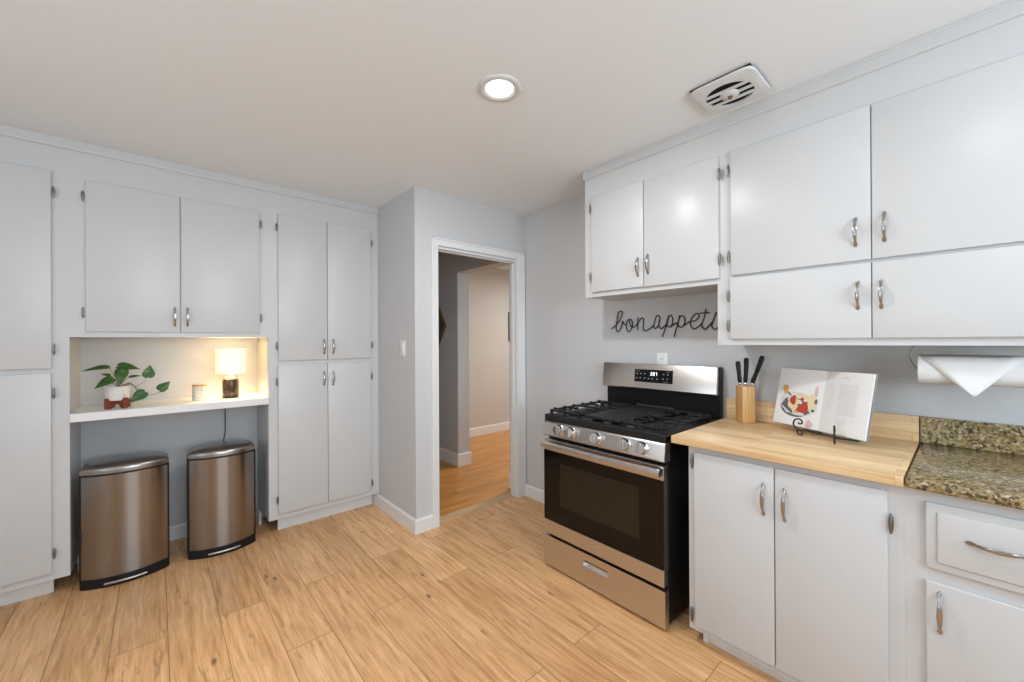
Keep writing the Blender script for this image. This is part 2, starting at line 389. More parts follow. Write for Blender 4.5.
# rear walls behind the camera; their windows are added for light and reflections
struct('wall_rear', MB().box(XN-0.12, XN, YN, 0.2, 0, CEIL).box(XN-0.12, XN, 1.6, YL+0.12, 0, CEIL).box(XN-0.12, XN, 0.2, 1.6, 0, 0.9).box(XN-0.12, XN, 0.2, 1.6, 2.1, CEIL), BACKM)
struct('wall_near', MB().box(XN-0.12, -0.35, YN-0.12, YN, 0, CEIL).box(1.45, XR+0.14, YN-0.12, YN, 0, CEIL).box(-0.35, 1.45, YN-0.12, YN, 0, 0.95).box(-0.35, 1.45, YN-0.12, YN, 2.15, CEIL), BACKM)
def unseen_window(name, axis, a0, a1, z0, z1, p0, p1):
    mb = MB()
    def bx(u0, u1, w0, w1):
        if axis == 'x': mb.box(u0, u1, p0, p1, w0, w1, 0.004)
        else: mb.box(p0, p1, u0, u1, w0, w1, 0.004)
    t = 0.05
    bx(a0, a1, z0, z0+t); bx(a0, a1, z1-t, z1); bx(a0, a0+t, z0+t, z1-t); bx(a1-t, a1, z0+t, z1-t)
    mid = (a0+a1)/2; bx(mid-0.02, mid+0.02, z0+t, z1-t)
    struct(name, mb, W_TRIM)
unseen_window('unseen_window_1', 'x', -0.35, 1.45, 0.95, 2.15, YN-0.10, YN-0.04)
unseen_window('unseen_window_2', 'y', 0.2, 1.6, 0.9, 2.1, XN-0.10, XN-0.04)
# hall and the room beyond
HX = 2.44
struct('wall_hall_right', MB().box(HX, HX+0.15, 3.64, 5.4, 0, CEIL).box(HX, HX+0.15, YD+DT, 2.79, 0, CEIL).box(HX, HX+0.15, 2.79, 3.64, 2.10, CEIL), HALLG)
struct('wall_hall_end', MB().box(XP+0.06, 2.44, 5.3, 5.4, 0, CEIL), HALLG)
struct('wall_hall_left', MB().box(XP+0.06, XP+0.125, YL, 5.3, 0, CEIL), HALLG)
struct('wall_far_room', MB().box(HX+0.15, 5.2, 4.65, 4.77, 0, CEIL).box(5.1, 5.2, 2.2, 4.65, 0, CEIL).box(HX+0.12, 5.2, 2.1, 2.2, 0, CEIL), BEIGE)
# baseboards
def bb(name, pts, h=0.10, t=0.014):
    # pts: runs ((x0,y0),(x1,y1), normal)
    mb = MB()
    for (x0, y0), (x1, y1), (nx, ny) in pts:
        xa, xb = sorted((x0, x1)); ya, yb = sorted((y0, y1))
        if nx: mb.prism([(x0, ya, 0), (x0+nx*t, ya, 0), (x0+nx*t, ya, h-0.012), (x0+nx*t*0.45, ya, h), (x0, ya, h)], (0, yb-ya, 0))
        else: mb.prism([(xa, y0, 0), (xa, y0+ny*t, 0), (xa, y0+ny*t, h-0.012), (xa, y0+ny*t*0.45, h), (xa, y0, h)], (xb-xa, 0, 0))
    return struct(name, mb, W_TRIM)
bb('baseboard_corner', [((XP, YD-0.014), (XP, 3.28), (-1, 0)), ((XP, YD), (1.491, YD), (0, -1))])
bb('baseboard_right', [((XR, 1.70), (XR, YD), (-1, 0))])
bb('baseboard_left', [((-0.337, YL), (0.564, YL), (0, -1)), ((-0.351, 3.47), (-0.351, YL), (1, 0)), ((0.578, 3.47), (0.578, YL), (-1, 0))], 0.095)
bb('baseboard_hall', [((HX, 3.626), (HX, 5.3), (-1, 0)), ((HX, 3.64), (HX+0.164, 3.64), (0, -1)), ((HX, YD+DT), (HX, 2.79), (-1, 0))], 0.135)
bb('baseboard_far', [((HX+0.15, 4.65), (5.1, 4.65), (0, -1))], 0.12)
# door casing
cs = MB()
yf = YD-0.016
def casing_leg(x0, x1, z1):
    cs.box(x0, x1, yf, YD+0.0, 0, z1, 0.003)
    cs.box(x0 if x0 < 1.8 else x1-0.014, x0+0.014 if x0 < 1.8 else x1, yf-0.007, yf, 0, z1, 0.003)
casing_leg(1.491, 1.545, 2.112); casing_leg(2.325, 2.411, 2.112)
cs.box(1.545, 2.325, yf, YD, 2.056, 2.112, 0.003); cs.box(1.491, 2.411, yf-0.007, yf, 2.098, 2.112, 0.003)
cs.box(DX0-0.004, DX0+0.010, YD-0.008, YD+DT+0.002, 0, DZ, 0.001).box(DX1-0.008, DX1+0.002, YD-0.008, YD+DT+0.002, 0, DZ, 0.001).box(DX0, DX1, YD-0.008, YD+DT+0.002, DZ-0.006, DZ+0.004, 0.001)
cs.box(DX1-0.016, DX1-0.008, YD+0.035, YD+0.060, 0, DZ-0.006).box(DX0, DX1-0.008, YD+0.035, YD+0.060, DZ-0.012, DZ-0.006)
struct('door_casing_1', cs, W_TRIM).name = 'trim_1'

# ------------------------------------------------------------------ cabinets
# hardware is built in a local frame: s = along the face, n = outwards, z = up
class Face:
    def __init__(s, origin_axis, plane):   # 'Y' : left cabinets (face looks -Y); 'X' : right cabinets (face looks -X)
        s.k = origin_axis; s.p = plane
    def pt(s, a, n, z): return Vector((a*0.990, s.p-n, 1.35+(z-1.35)*0.990)) if s.k == 'Y' else Vector((s.p-n, a, z))
def handle(parent, face, a, z, L=0.118, horiz=False, name='handle'):
    mb = MB(); h = L/2
    def P(t, n, w=0):
        return face.pt(a+t, n, z+w) if horiz else face.pt(a+w, n, z+t)
    def strip(ts):   # (t, n_outer, halfwidth, thickness)
        rows = []
        for t, n, hw, th in ts:
            rows.append([P(t, n-th, -hw*0.8), P(t, n, -hw), P(t, n+0.0018, 0), P(t, n, hw), P(t, n-th, hw*0.8), P(t, n-th, -hw*0.8)])
        mb.sheet(rows)
        mb.poly(rows[0][:5]); mb.poly(rows[-1][:5])
    strip([(-h, 0.003, 0.002, 0.003), (-h+0.006, 0.004, 0.006, 0.004), (-h+0.014, 0.007, 0.0055, 0.007), (-h+0.022, 0.014, 0.0035, 0.008), (-h+0.032, 0.022, 0.0045, 0.007),
           (-h+0.045, 0.025, 0.006, 0.007), (0, 0.026, 0.007, 0.008), (h-0.045, 0.025, 0.006, 0.007), (h-0.032, 0.022, 0.0045, 0.007), (h-0.022, 0.014, 0.0035, 0.008),
           (h-0.014, 0.007, 0.0055, 0.007), (h-0.006, 0.004, 0.006, 0.004), (h, 0.003, 0.002, 0.003)])
    return mb.build(name, NICKEL, parent, math.radians(50))
def hinge(parent, face, a, z, h=0.062):
    mb = MB()
    q = [face.pt(a+0.007*math.cos(t)*(1 if abs(math.sin(t)) < 0.99 else 1), 0, z+h/2*math.sin(t)) for t in [2*PI*k/14 for k in range(14)]]
    d = face.pt(0, 0.004, 0)-face.pt(0, 0, 0)
    mb.prism(q, d, 0.001, 1)
    mb.tube([face.pt(a, 0.004, z-h*0.36), face.pt(a, 0.0055, z-h*0.3), face.pt(a, 0.0055, z+h*0.3), face.pt(a, 0.004, z+h*0.36)], 0.0038, 8)
    return mb.build('hinge', PEWTER, parent, math.radians(50))
def door(parent, face, a0, a1, z0, z1, th=0.017, name='door', lip=True):
    mb = MB()
    c0, c1 = face.pt(a0, 0, z0), face.pt(a1, -th, z1)
    x0, x1 = sorted((c0.x, c1.x)); y0, y1 = sorted((c0.y, c1.y))
    mb.box(x0, x1, y0, y1, c0.z, c1.z, 0.003, 3)
    return mb.build(name, W_CAB, parent, math.radians(40))

# ---- left wall of built-ins: faces look towards -Y
YF = 3.195
LF = Face('Y', YF-0.017)
# tall cabinet at the left edge
c = thing('tall_cabinet', 'tall white cupboard cut by the left edge of the photo, two stacked doors', 'cabinet', (-0.65, YF+0.19, 0))
MB().box(-0.95, -0.351, YF, YL-0.001, 0.106, 2.40).build('body', W_CAB, c)
MB().box(-0.95, -0.424, 3.295, 3.315, 0, 0.106).build('toe_kick', W_TRIM, c)
d = door(c, LF, -0.885, -0.417, 1.219, 2.268); hinge(d, LF, -0.408, 2.157); hinge(d, LF, -0.408, 1.322)
d = door(c, LF, -0.885, -0.419, 0.133, 1.193); hinge(d, LF, -0.409, 1.089); hinge(d, LF, -0.409, 0.239)
# wall cabinet above the niche
c = thing('wall_cabinet', 'wide white two-door wall cabinet above the lit niche with the plant', 'cabinet', (0.115, YF+0.19, 1.385))
MB().box(-0.351, 0.578, YF, YL-0.001, 1.386, 2.40).build('body', W_CAB, c)
d = door(c, LF, -0.292, 0.110, 1.416, 2.252); hinge(d, LF, -0.301, 2.161); hinge(d, LF, -0.301, 1.521); handle(d, LF, 0.085, 1.511)
d = door(c, LF, 0.114, 0.531, 1.416, 2.252); hinge(d, LF, 0.540, 2.164); hinge(d, LF, 0.540, 1.520); handle(d, LF, 0.145, 1.512)
MB().box(-0.351, 0.578, 3.604, YL-0.001, 0.970, 1.386).build('niche_back_panel', W_CAB, c)
# tall cabinet right of the niche
c = thing('tall_cabinet', 'tall white four-door pantry cabinet between the niche and the grey corner wall', 'cabinet', (0.97, YF+0.19, 0))
MB().box(0.578, XP-0.001, YF, YL-0.001, 0.112, 2.40).build('body', W_CAB, c)
MB().box(0.650, XP-0.015, 3.29, 3.31, 0, 0.112).build('toe_kick', W_TRIM, c)
for a0, a1, z0, z1, ha, hz, pa, pz in ((0.644, 0.972, 1.221, 2.263, 0.636, (2.164, 1.329), 0.946, 1.319), (0.975, 1.311, 1.221, 2.263, 1.318, (2.155, 1.327), 1.013, 1.318),
                                   (0.641, 0.972, 0.137, 1.190, 0.634, (1.076, 0.24), 0.946, 1.080), (0.975, 1.306, 0.137, 1.190, 1.314, (1.074, 0.206), 1.011, 1.076)):
    d = door(c, LF, a0, a1, z0, z1)
    for q in hz: hinge(d, LF, ha, q)
    handle(d, LF, pa, pz)
tl = MB()
tl.prism([(-0.95, YF+0.02, 2.396), (-0.95, YF-0.010, 2.396), (-0.95, YF-0.012, 2.402), (-0.95, YF-0.012, 2.449), (-0.95, YF+0.02, 2.449)], (XP+0.949, 0, 0))
struct('trim_2', tl, W_CAB)
# shelf of the niche
tag(MB().box(-0.350, 0.577, 3.178, 3.6035, 0.926, 0.972, 0.003).build('shelf', W_TRIM), 'thick white shelf across the niche above the two steel bins', 'shelf')

# ---- right wall: faces look towards -X
XU = 2.09
UF = Face('X', XU-0.015)
c = thing('wall_cabinet', 'short white two-door wall cabinet above the gas range', 'cabinet', (2.25, 1.22, 1.63))
MB().box(XU, XR-0.001, 0.8145, 1.635, 1.63, 2.40).build('body', W_CAB, c)
d = door(c, UF, 1.213, 1.576, 1.659, 2.265, 0.0155); hinge(d, UF, 1.583, 2.19); hinge(d, UF, 1.583, 1.758); handle(d, UF, 1.245, 1.774)
d = door(c, UF, 0.805, 1.209, 1.656, 2.262, 0.0155); hinge(d, UF, 0.797, 2.167); hinge(d, UF, 0.797, 1.750); handle(d, UF, 1.182, 1.782)
c = thing('wall_cabinet', 'long white wall cabinet with four doors above the cookbook and paper towels', 'cabinet', (2.25, 0.24, 1.327))
MB().box(XU, XR-0.001, -0.34, 0.8145, 1.327, 2.40).build('body', W_CAB, c)
d = door(c, UF, 0.2405, 0.749, 1.662, 2.262, 0.0155); hinge(d, UF, 0.757, 2.169); hinge(d, UF, 0.757, 1.753); handle(d, UF, 0.285, 1.775)
d = door(c, UF, -0.272, 0.2375, 1.662, 2.262, 0.0155); hinge(d, UF, -0.280, 2.169); hinge(d, UF, -0.280, 1.753); handle(d, UF, 0.201, 1.779)
d = door(c, UF, 0.2405, 0.752, 1.355, 1.650, 0.0155); hinge(d, UF, 0.760, 1.565); hinge(d, UF, 0.760, 1.421); handle(d, UF, 0.279, 1.526)
d = door(c, UF, -0.272, 0.2375, 1.355, 1.650, 0.0155); hinge(d, UF, -0.280, 1.565); hinge(d, UF, -0.280, 1.421); handle(d, UF, 0.211, 1.525)
tr = MB(); y0 = -0.34
tr.prism([(XU+0.02, y0, 2.392), (XU-0.006, y0, 2.392), (XU-0.010, y0, 2.398), (XU-0.010, y0, 2.436), (XU-0.014, y0, 2.440), (XU-0.014, y0, 2.449), (XU+0.02, y0, 2.449)], (0, 1.643-y0, 0))
tr.box(XU, XR, y0, 1.635, 2.40, 2.449)
struct('trim_3', tr, W_CAB)

# base cabinets
XB = 1.79
BF = Face('X', XB-0.015)
c = thing('base_cabinet', 'white two-door base cabinet under the butcher block counter', 'cabinet', (2.1, 0.48, 0))
MB().box(XB, XR-0.001, 0.129, 0.826, 0.064, 0.884).build('body', W_CAB, c)
MB().box(1.845, 1.86, 0.129, 0.77, 0, 0.064).box(1.835, 1.86, 0.765, 0.785, 0, 0.064).build('toe_kick', W_TRIM, c)
d = door(c, BF, 0.4905, 0.797, 0.090, 0.856); hinge(d, BF, 0.804, 0.816, 0.07); hinge(d, BF, 0.808, 0.137, 0.07); handle(d, BF, 0.524, 0.728, 0.13)
d = door(c, BF, 0.170, 0.4870, 0.090, 0.856); hinge(d, BF, 0.161, 0.755, 0.07); hinge(d, BF, 0.161, 0.137, 0.07); handle(d, BF, 0.454, 0.726, 0.13)
c = thing('base_cabinet', 'white base cabinet with a drawer under the speckled granite counter', 'cabinet', (2.1, -0.12, 0))
MB().box(XB+0.002, XR-0.001, -0.55, 0.129, 0.064, 0.884).build('body', W_CAB, c)
MB().box(1.845, 1.86, -0.55, 0.128, 0, 0.064).build('toe_kick', W_TRIM, c)
def raised(name, parent, a0, a1, z0, z1):
    mb = MB(); X0 = XB+0.002
    mb.box(X0-0.012, X0, a0, a1, z0, z1, 0.004, 3)
    return mb, X0
mb, X0 = raised('drawer', c, -0.40, 0.084, 0.645, 0.848)
mb.box(X0-0.017, X0-0.010, -0.375, 0.060, 0.668, 0.824, 0.005, 3)
dr = mb.build('drawer', W_CAB, c, math.radians(40)); handle(dr, Face('X', X0-0.017), -0.06, 0.755, 0.125, True)
mb, X0 = raised('door', c, -0.40, 0.084, 0.090, 0.605)
dd = mb.build('door', W_CAB, c, math.radians(40)); handle(dd, Face('X', X0-0.012), 0.054, 0.518, 0.13)

# countertops
def counter(name, label, y0, y1, m, thick, bev):
    o = MB().box(1.752, XR-0.003, y0, y1, 0.918-thick, 0.918, bev, 3).build(name, m, None, math.radians(40)); tag(o, label, 'countertop')
    # its upstand against the wall is a part
    mb = MB().box(XR-0.024, XR-0.003, y0, y1, 0.918, 1.026, 0.002)
    bmesh.ops.translate(mb.bm, verts=mb.bm.verts, vec=(0, 0, 0))
    mb.build('backsplash', m, o); return o
counter('wood_countertop', 'light butcher block countertop beside the range with a wooden upstand', 0.130, 0.890, BUTCHER, 0.034, 0.003)
counter('granite_countertop', 'brown speckled granite countertop at the right edge of the photo', -0.55, 0.1265, GRANITE, 0.034, 0.010)

# ------------------------------------------------------------------ gas range
SY0, SY1 = 0.918, 1.690
r = thing('gas_range', 'stainless steel freestanding gas range with black cooktop and five knobs', 'range', (2.06, 1.304, 0))
MB().box(1.79, 2.40, SY0+0.004, SY1-0.004, 0.022, 0.885, 0.003).build('body', BLACK, r)
for x in (1.83, 2.36):
    for y in (SY0+0.05, SY1-0.05): MB().lathe([(0.018, 0), (0.018, 0.008), (0.010, 0.012), (0.010, 0.023)], (x, y, 0), seg=14).build('foot', BLACKP, r)
ck = MB().box(1.765, 2.39, SY0, SY1, 0.878, 0.905, 0.006, 3)
ck.box(1.757, 1.80, SY0, SY1, 0.872, 0.912, 0.006, 3)
ck.build('cooktop', BLACKP, r, math.radians(40))
# control panel, tilted slightly back, with rolled ends
pp = [(1.748, SY0, 0.787), (1.742, SY0, 0.795), (1.752, SY0, 0.866), (1.760, SY0, 0.873), (1.80, SY0, 0.873), (1.80, SY0, 0.787)]
cp = MB().prism(pp, (0, SY1-SY0, 0), 0.002).build('control_panel', STEEL, r, math.radians(35))
for y in (1.559, 1.470, 1.296, 1.122, 1.029):
    n = Vector((-0.99, 0, 0.14)); k = MB(); k0 = Vector((1.7455, y, 0.8345))
    k.lathe([(0.033, 0), (0.033, 0.004), (0.030, 0.007), (0.0285, 0.024), (0.0265, 0.029), (0.0, 0.0295)], k0, n, 28, caps=False)
    ko = k.build('knob', CHROME, r, math.radians(35))
    g = MB(); q = k0+n*0.029; up = Vector((0.14, 0, 0.99))
    g.box(q.x-0.005, q.x+0.003, q.y-0.004, q.y+0.004, q.z-0.022, q.z+0.022, 0.002)
    g.build('grip', CHROME, ko)
# oven door
od = MB(); od.box(1.752, 1.788, SY0+0.008, SY1, 0.697, 0.766, 0.003); od.box(1.752, 1.788, SY0+0.008, SY1, 0.203, 0.283, 0.003)
od.box(1.757, 1.788, SY0+0.008, SY1, 0.283, 0.697)
odo = od.build('oven_door', STEEL, r)
g = MB(); g.box(1.750, 1.756, SY0+0.010, SY1-0.001, 0.285, 0.700, 0.001); go = g.build('oven_window', GLASSK, odo)
wn = MB()
for a in range(1):
    wn.box(1.7492, 1.7501, 1.052, 1.562, 0.388, 0.640)
wn.build('inner_pane', mat('oven_inner_pane', (0.022, 0.017, 0.010), 0.12, 0.0, 0.28), go)
lg = MB(); lg.lathe([(0.0105, 0), (0.0105, 0.0012)], (1.752, 1.300, 0.243), (-1, 0, 0), 20)
lg.mi = 1; lg.box(1.7500, 1.7508, 1.2985, 1.3015, 0.236, 0.250).box(1.7500, 1.7508, 1.294, 1.306, 0.2422, 0.2438)
lg.build('badge', [CHROME, PEWTER], odo)
vt = MB()
for i in range(6):
    y = 1.02+i*0.103
    vt.box(1.7605, 1.7655, y, y+0.072, 0.7655, 0.7668); vt.box(1.7705, 1.7755, y, y+0.072, 0.7655, 0.7668)
vt.build('vent_slots', DARKHOLE, odo)
hb = MB()
pts = [(1.7, SY0+0.012+(SY1-SY0-0.024)*i/24) for i in range(25)]
rows = []
for i in range(25):
    t = i/24; y = SY0+0.010+(SY1-SY0-0.02)*t; bow = 0.012*(1-(2*t-1)**2); x = 1.714-bow
    rows.append([(x+0.011, y, 0.722), (x+0.002, y, 0.722), (x-0.002, y, 0.728), (x-0.001, y, 0.750), (x+0.004, y, 0.759), (x+0.011, y, 0.760), (x+0.011, y, 0.722)])
hb.sheet(rows); hb.poly(rows[0][:6]); hb.poly(rows[-1][:6])
ho = hb.build('door_handle', STEEL, odo, math.radians(40))
for y in (SY0+0.010, SY1-0.034):
    MB().box(1.714, 1.7525, y, y+0.024, 0.722, 0.760, 0.004, 3).build('handle_bracket', CHROME, ho, math.radians(40))
# warming drawer with a recessed pull
dw = MB(); a0, a1, z0, z1 = SY0+0.004, SY1-0.002, 0.013, 0.187
q0, q1, p0, p1 = 1.237, 1.395, 0.114, 0.150
for b in ((a0, q0, z0, z1), (q1, a1, z0, z1), (q0, q1, z0, p0), (q0, q1, p1, z1)): dw.box(1.752, 1.788, b[0], b[1], b[2], b[3])
dwo = dw.build('warming_drawer', STEEL, r)
pu = MB(); pu.prism([(1.7525, q0, p0), (1.772, q0, p1-0.017), (1.7875, q0, p1-0.017), (1.7875, q0, p0)], (0, q1-q0, 0)); pu.build('pull_scoop', CHROME, dwo)
MB().box(1.784, 1.7875, q0, q1, p1-0.017, p1).build('pull_recess', DARKHOLE, dwo)  # dark strip paints the shade in the upper part of the pull
# backguard
bgm = MB().box(2.362, 2.408, 0.911, 1.662, 0.905, 1.197, 0.004); bgo = bgm.build('backguard', BLACK, r)
pan = MB(); y0, y1 = 0.916, 1.678
pan.prism([(2.333, y0, 1.040), (2.327, y0, 1.047), (2.344, y0, 1.193), (2.350, y0, 1.201), (2.364, y0, 1.201), (2.364, y0, 1.040)], (0, y1-y0, 0), 0.003)
pno = pan.build('guard_panel', STEEL, bgo, math.radians(35))
def gp(y, z, n=0.0):  # point on the sloping guard face
    return Vector((2.327+(z-1.047)*(0.017/0.146)-n, y, z))
def gq(mb, ya, yb, za, zb, n): mb.poly([gp(ya, za, n), gp(yb, za, n), gp(yb, zb, n), gp(ya, zb, n)])
dp = MB(); dp.prism([gp(1.172, 1.086, 0.002), gp(1.430, 1.086, 0.002), gp(1.430, 1.166, 0.002), gp(1.172, 1.166, 0.002)], (0.002, 0, 0)); 
dpo = bgo
dp.build('display_panel', GLASSK, bgo)
dg = MB()
SEG = {'0': 'abcdef', '1': 'bc', '2': 'abged', '7': 'abc', '8': 'abcdefg', '4': 'fgbc'}
def digit(ch, yc, zc, wd=0.0105, ht=0.02, t=0.0026):
    a = {'a': (-wd/2, wd/2, ht/2-t, ht/2), 'g': (-wd/2, wd/2, -t/2, t/2), 'd': (-wd/2, wd/2, -ht/2, -ht/2+t), 'f': (-wd/2, -wd/2+t, 0, ht/2), 'e': (-wd/2, -wd/2+t, -ht/2, 0),
         'b': (wd/2-t, wd/2, 0, ht/2), 'c': (wd/2-t, wd/2, -ht/2, 0)}
    for s in SEG[ch]:
        u0, u1, w0, w1 = a[s]; gq(dg, yc-u0, yc-u1, zc+w0, zc+w1, 0.0026)
digit('2', 1.312, 1.140); digit('0', 1.296, 1.140); digit('7', 1.280, 1.140)
dg.build('clock_digits', DIGIT, bgo, fix=False)
for y, z in ((1.412, 1.137), (1.386, 1.138), (1.358, 1.139), (1.414, 1.110), (1.388, 1.112), (1.358, 1.110), (1.330, 1.109), (1.305, 1.109), (1.272, 1.109), (1.234, 1.112), (1.206, 1.112), (1.231, 1.140), (1.203, 1.140)):
    ic = MB(); gq(ic, y+0.0045, y-0.0045, z-0.002, z+0.003, 0.0026); ic.build('button_icon', ICON, bgo, fix=False)
for ya, yb, z in ((1.232, 1.200, 1.095), (1.215, 1.19, 1.155), (1.42, 1.395, 1.153)):
    ic = MB(); gq(ic, ya, yb, z, z+0.0013, 0.0026); ic.build('button_icon', ICON, bgo, fix=False)
MB().box(2.355, 2.3625, 1.18, 1.43, 0.925, 0.938, 0.001).build('vent_strip', PEWTER, bgo)
# burners and grates
for bx_, by in ((1.90, 1.56), (2.20, 1.56), (1.90, 1.05), (2.20, 1.05)):
    b = MB(); b.lathe([(0.050, 0), (0.050, 0.006), (0.040, 0.010), (0.040, 0.016), (0.032, 0.019), (0.0, 0.020)], (bx_, by, 0.904), seg=24, caps=False); b.build('burner', IRON, r, math.radians(40))
def grate(y0, y1, x0=1.785, x1=2.31):
    mb = MB(); zt = 0.938; h = 0.011
    def bar(xa, xb, ya, yb, za=zt-0.012, zb=zt): mb.box(xa, xb, ya, yb, za, zb, 0.002, 1)
    bar(x0, x0+h, y0, y1); bar(x1-h, x1, y0, y1); bar(x0, x1, y0, y0+h); bar(x0, x1, y1-h, y1)
    xm = (x0+x1)/2; ym = (y0+y1)/2; bar(xm-h/2, xm+h/2, y0, y1)
    for k in range(5):
        x = x0+(x1-x0)*(k+0.5)/5
        if abs(x-xm) < 0.03: continue
        bar(x-0.004, x+0.004, y0, y0+0.085); bar(x-0.004, x+0.004, y1-0.085, y1)
    for xc in ((x0+xm)/2, (x1+xm)/2):
        for s1 in (1, -1):
            for s2 in (1, -1): mb.tube([(xc+s1*0.115, ym+s2*0.115, zt-0.006), (xc+s1*0.03, ym+s2*0.03, zt-0.003)], 0.0055, 6)
    for x in (x0, x1-0.016):
        for y in (y0, (y0+y1)/2-0.010, y1-0.020): mb.box(x, x+0.014, y, y+0.020, 0.904, zt-0.006, 0.002, 1)
    # rising end fingers
    for k in range(6):
        x = x0+0.04+(x1-x0-0.08)*k/5
        mb.box(x-0.006, x+0.006, y0-0.002, y0+0.018, zt-0.006, zt+0.007, 0.002, 1); mb.box(x-0.006, x+0.006, y1-0.018, y1+0.002, zt-0.006, zt+0.007, 0.002, 1)
    return mb.build('grate', IRON, r)
grate(SY0+0.018, 1.172); grate(1.436, SY1-0.018)
gd = MB().box(1.80, 2.30, 1.182, 1.426, 0.918, 0.936, 0.006, 3)
for x in (1.81, 2.27):
    for y in (1.19, 1.40): gd.box(x, x+0.02, y, y+0.02, 0.904, 0.92)
gd.build('griddle', IRON, r, math.radians(40))
for y in (1.10, 1.235, 1.36, 1.53): MB().box(1.786, 1.792, y, y+0.045, 0.912, 0.921, 0.001).build('grate_tab', PEWTER, r)

# ------------------------------------------------------------------ step bins
def step_bin(loc, w, label):
    x, y = loc; t = thing('step_bin', label, 'bin', (x, y, 0), 'steel step bins under the niche shelf')
    hw = w/2; D0 = 0.235; bulge = 0.056
    def outline(e=0.0, n=22):
        # back corners, straight sides, bowed front (towards -Y)
        pts = []
        r = 0.10
        pts += [(hw+e, 0.02), (hw+e, D0-r)] + [(hw+e-r+r*math.cos(a), D0-r+r*math.sin(a)) for a in (PI/6, PI/3, PI/2)]
        pts += [(-hw-e+r+r*math.cos(a), D0-r+r*math.sin(a)) for a in (PI/2, 2*PI/3, 5*PI/6, PI)] + [(-hw-e, 0.02)]
        for i in range(n+1):
            s = -1+2*i/n
            pts.append(((hw+e)*s*0.985, -bulge*(1-abs(s)**2.2) - e + 0.004))
        return pts
    def at(p, z): return (x+p[0], y+p[1], z)
    def shell(name, e, z0, z1, m, parent=t, bev=0.003):
        return MB().prism([at(p, z0) for p in outline(e)], (0, 0, z1-z0), bev).build(name, m, parent, math.radians(30))
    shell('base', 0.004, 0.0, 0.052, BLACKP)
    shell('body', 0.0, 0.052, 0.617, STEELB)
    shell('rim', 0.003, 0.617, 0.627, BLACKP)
    for q in (x-hw-0.004, x+hw-0.006): MB().box(q, q+0.010, y+0.002, y+0.13, 0.05, 0.627, 0.003).build('side_strip', BLACKP, t)
    # domed lid
    mb = MB(); o = outline(0.003); cx = 0; cy = D0/2-0.03; rings = []
    for sc, z in ((1.0, 0.627), (1.0, 0.646), (0.985, 0.655), (0.93, 0.663), (0.80, 0.670), (0.5, 0.676), (0.2, 0.678)):
        rings.append([at((cx+(p[0]-cx)*sc, cy+(p[1]-cy)*sc), z) for p in o])
    R_ = [q+[q[0]] for q in rings]; mb.sheet(R_)
    bmesh.ops.remove_doubles(mb.bm, verts=mb.bm.verts, dist=1e-5); mb.poly(rings[-1]); mb.poly(rings[0])
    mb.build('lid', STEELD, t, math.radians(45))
    pd = MB(); rows = []
    for i in range(13):
        s = -0.48+0.96*i/12; yy = y-bulge*(1-abs(s)**2.2)-0.004
        rows.append([(x+hw*s, yy-0.014, 0.020), (x+hw*s, yy-0.018, 0.025), (x+hw*s, yy-0.012, 0.032), (x+hw*s, yy+0.006, 0.032), (x+hw*s, yy+0.006, 0.020), (x+hw*s, yy-0.014, 0.020)])
    pd.sheet(rows); pd.poly(rows[0][:5]); pd.poly(rows[-1][:5]); pd.build('pedal', NICKEL, t)
    return t
step_bin((-0.133, 3.205), 0.368, 'left brushed steel step bin, below the potted plant')
step_bin((0.322, 3.205), 0.352, 'right brushed steel step bin, below the lamp cord')

# ------------------------------------------------------------------ things on the niche shelf
ZS = 0.972
# table lamp
lx, ly = 0.383, 3.372
t = thing('table_lamp', 'small lit table lamp with white drum shade on the niche shelf', 'lamp', (lx, ly, ZS))
MB().lathe([(0.030, 0), (0.045, 0.003), (0.0475, 0.010), (0.0475, 0.105), (0.045, 0.122), (0.036, 0.137), (0.022, 0.146), (0.012, 0.149)], (lx, ly, ZS), seg=36).build('lamp_base', AMBER, t, math.radians(50))
MB().lathe([(0.022, 0.1465), (0.020, 0.152), (0.011, 0.156), (0.009, 0.166), (0.013, 0.168), (0.013, 0.195), (0.008, 0.2)], (lx, ly, ZS), seg=20).build('socket', NICKEL, t, math.radians(40))
sh = MB(); sh.lathe([(0.0835, 0.168), (0.0835, 0.332)], (lx, ly, ZS), seg=48, caps=False); sh.lathe([(0.0820, 0.168), (0.0820, 0.332)], (lx, ly, ZS), seg=48, caps=False)
sh.build('lamp_shade', SHADE, t, fix=False)
MB().lathe([(0.008, 0.198), (0.020, 0.215), (0.026, 0.235), (0.022, 0.255), (0.0, 0.265)], (lx, ly, ZS), seg=16, caps=False).build('bulb', BULB, t)
cord = crm([(lx+0.0, ly+0.046, ZS+0.008), (lx, ly+0.12, ZS+0.004), (lx-0.005, 3.585, ZS+0.004), (lx-0.008, 3.595, 0.99)], 6)
MB().tube(cord, 0.0028, 6).build('cord', BLACKP, t)
# lower cord hanging below the shelf
c2 = crm([(0.372, 3.582, 0.927), (0.373, 3.583, 0.84), (0.374, 3.585, 0.72), (0.368, 3.586, 0.665), (0.362, 3.588, 0.60), (0.36, 3.59, 0.3)], 8)
tag(MB().tube(c2, 0.0035, 6).build('lamp_cord', BLACKP), 'black power cord hanging behind the right bin from the shelf', 'cord')
# candle jar
cx, cy = 0.214, 3.352
t = thing('candle_jar', 'small floral candle jar with wooden lid left of the lamp', 'candle', (cx, cy, ZS))
MB().lathe([(0.038, 0), (0.041, 0.003), (0.041, 0.093), (0.039, 0.095)], (cx, cy, ZS), seg=36).build('jar', CANDLE, t, math.radians(40))
MB().lathe([(0.0395, 0.0951), (0.042, 0.096), (0.042, 0.103), (0.040, 0.105)], (cx, cy, ZS), seg=36).build('lid', LIDWOOD, t, math.radians(40))
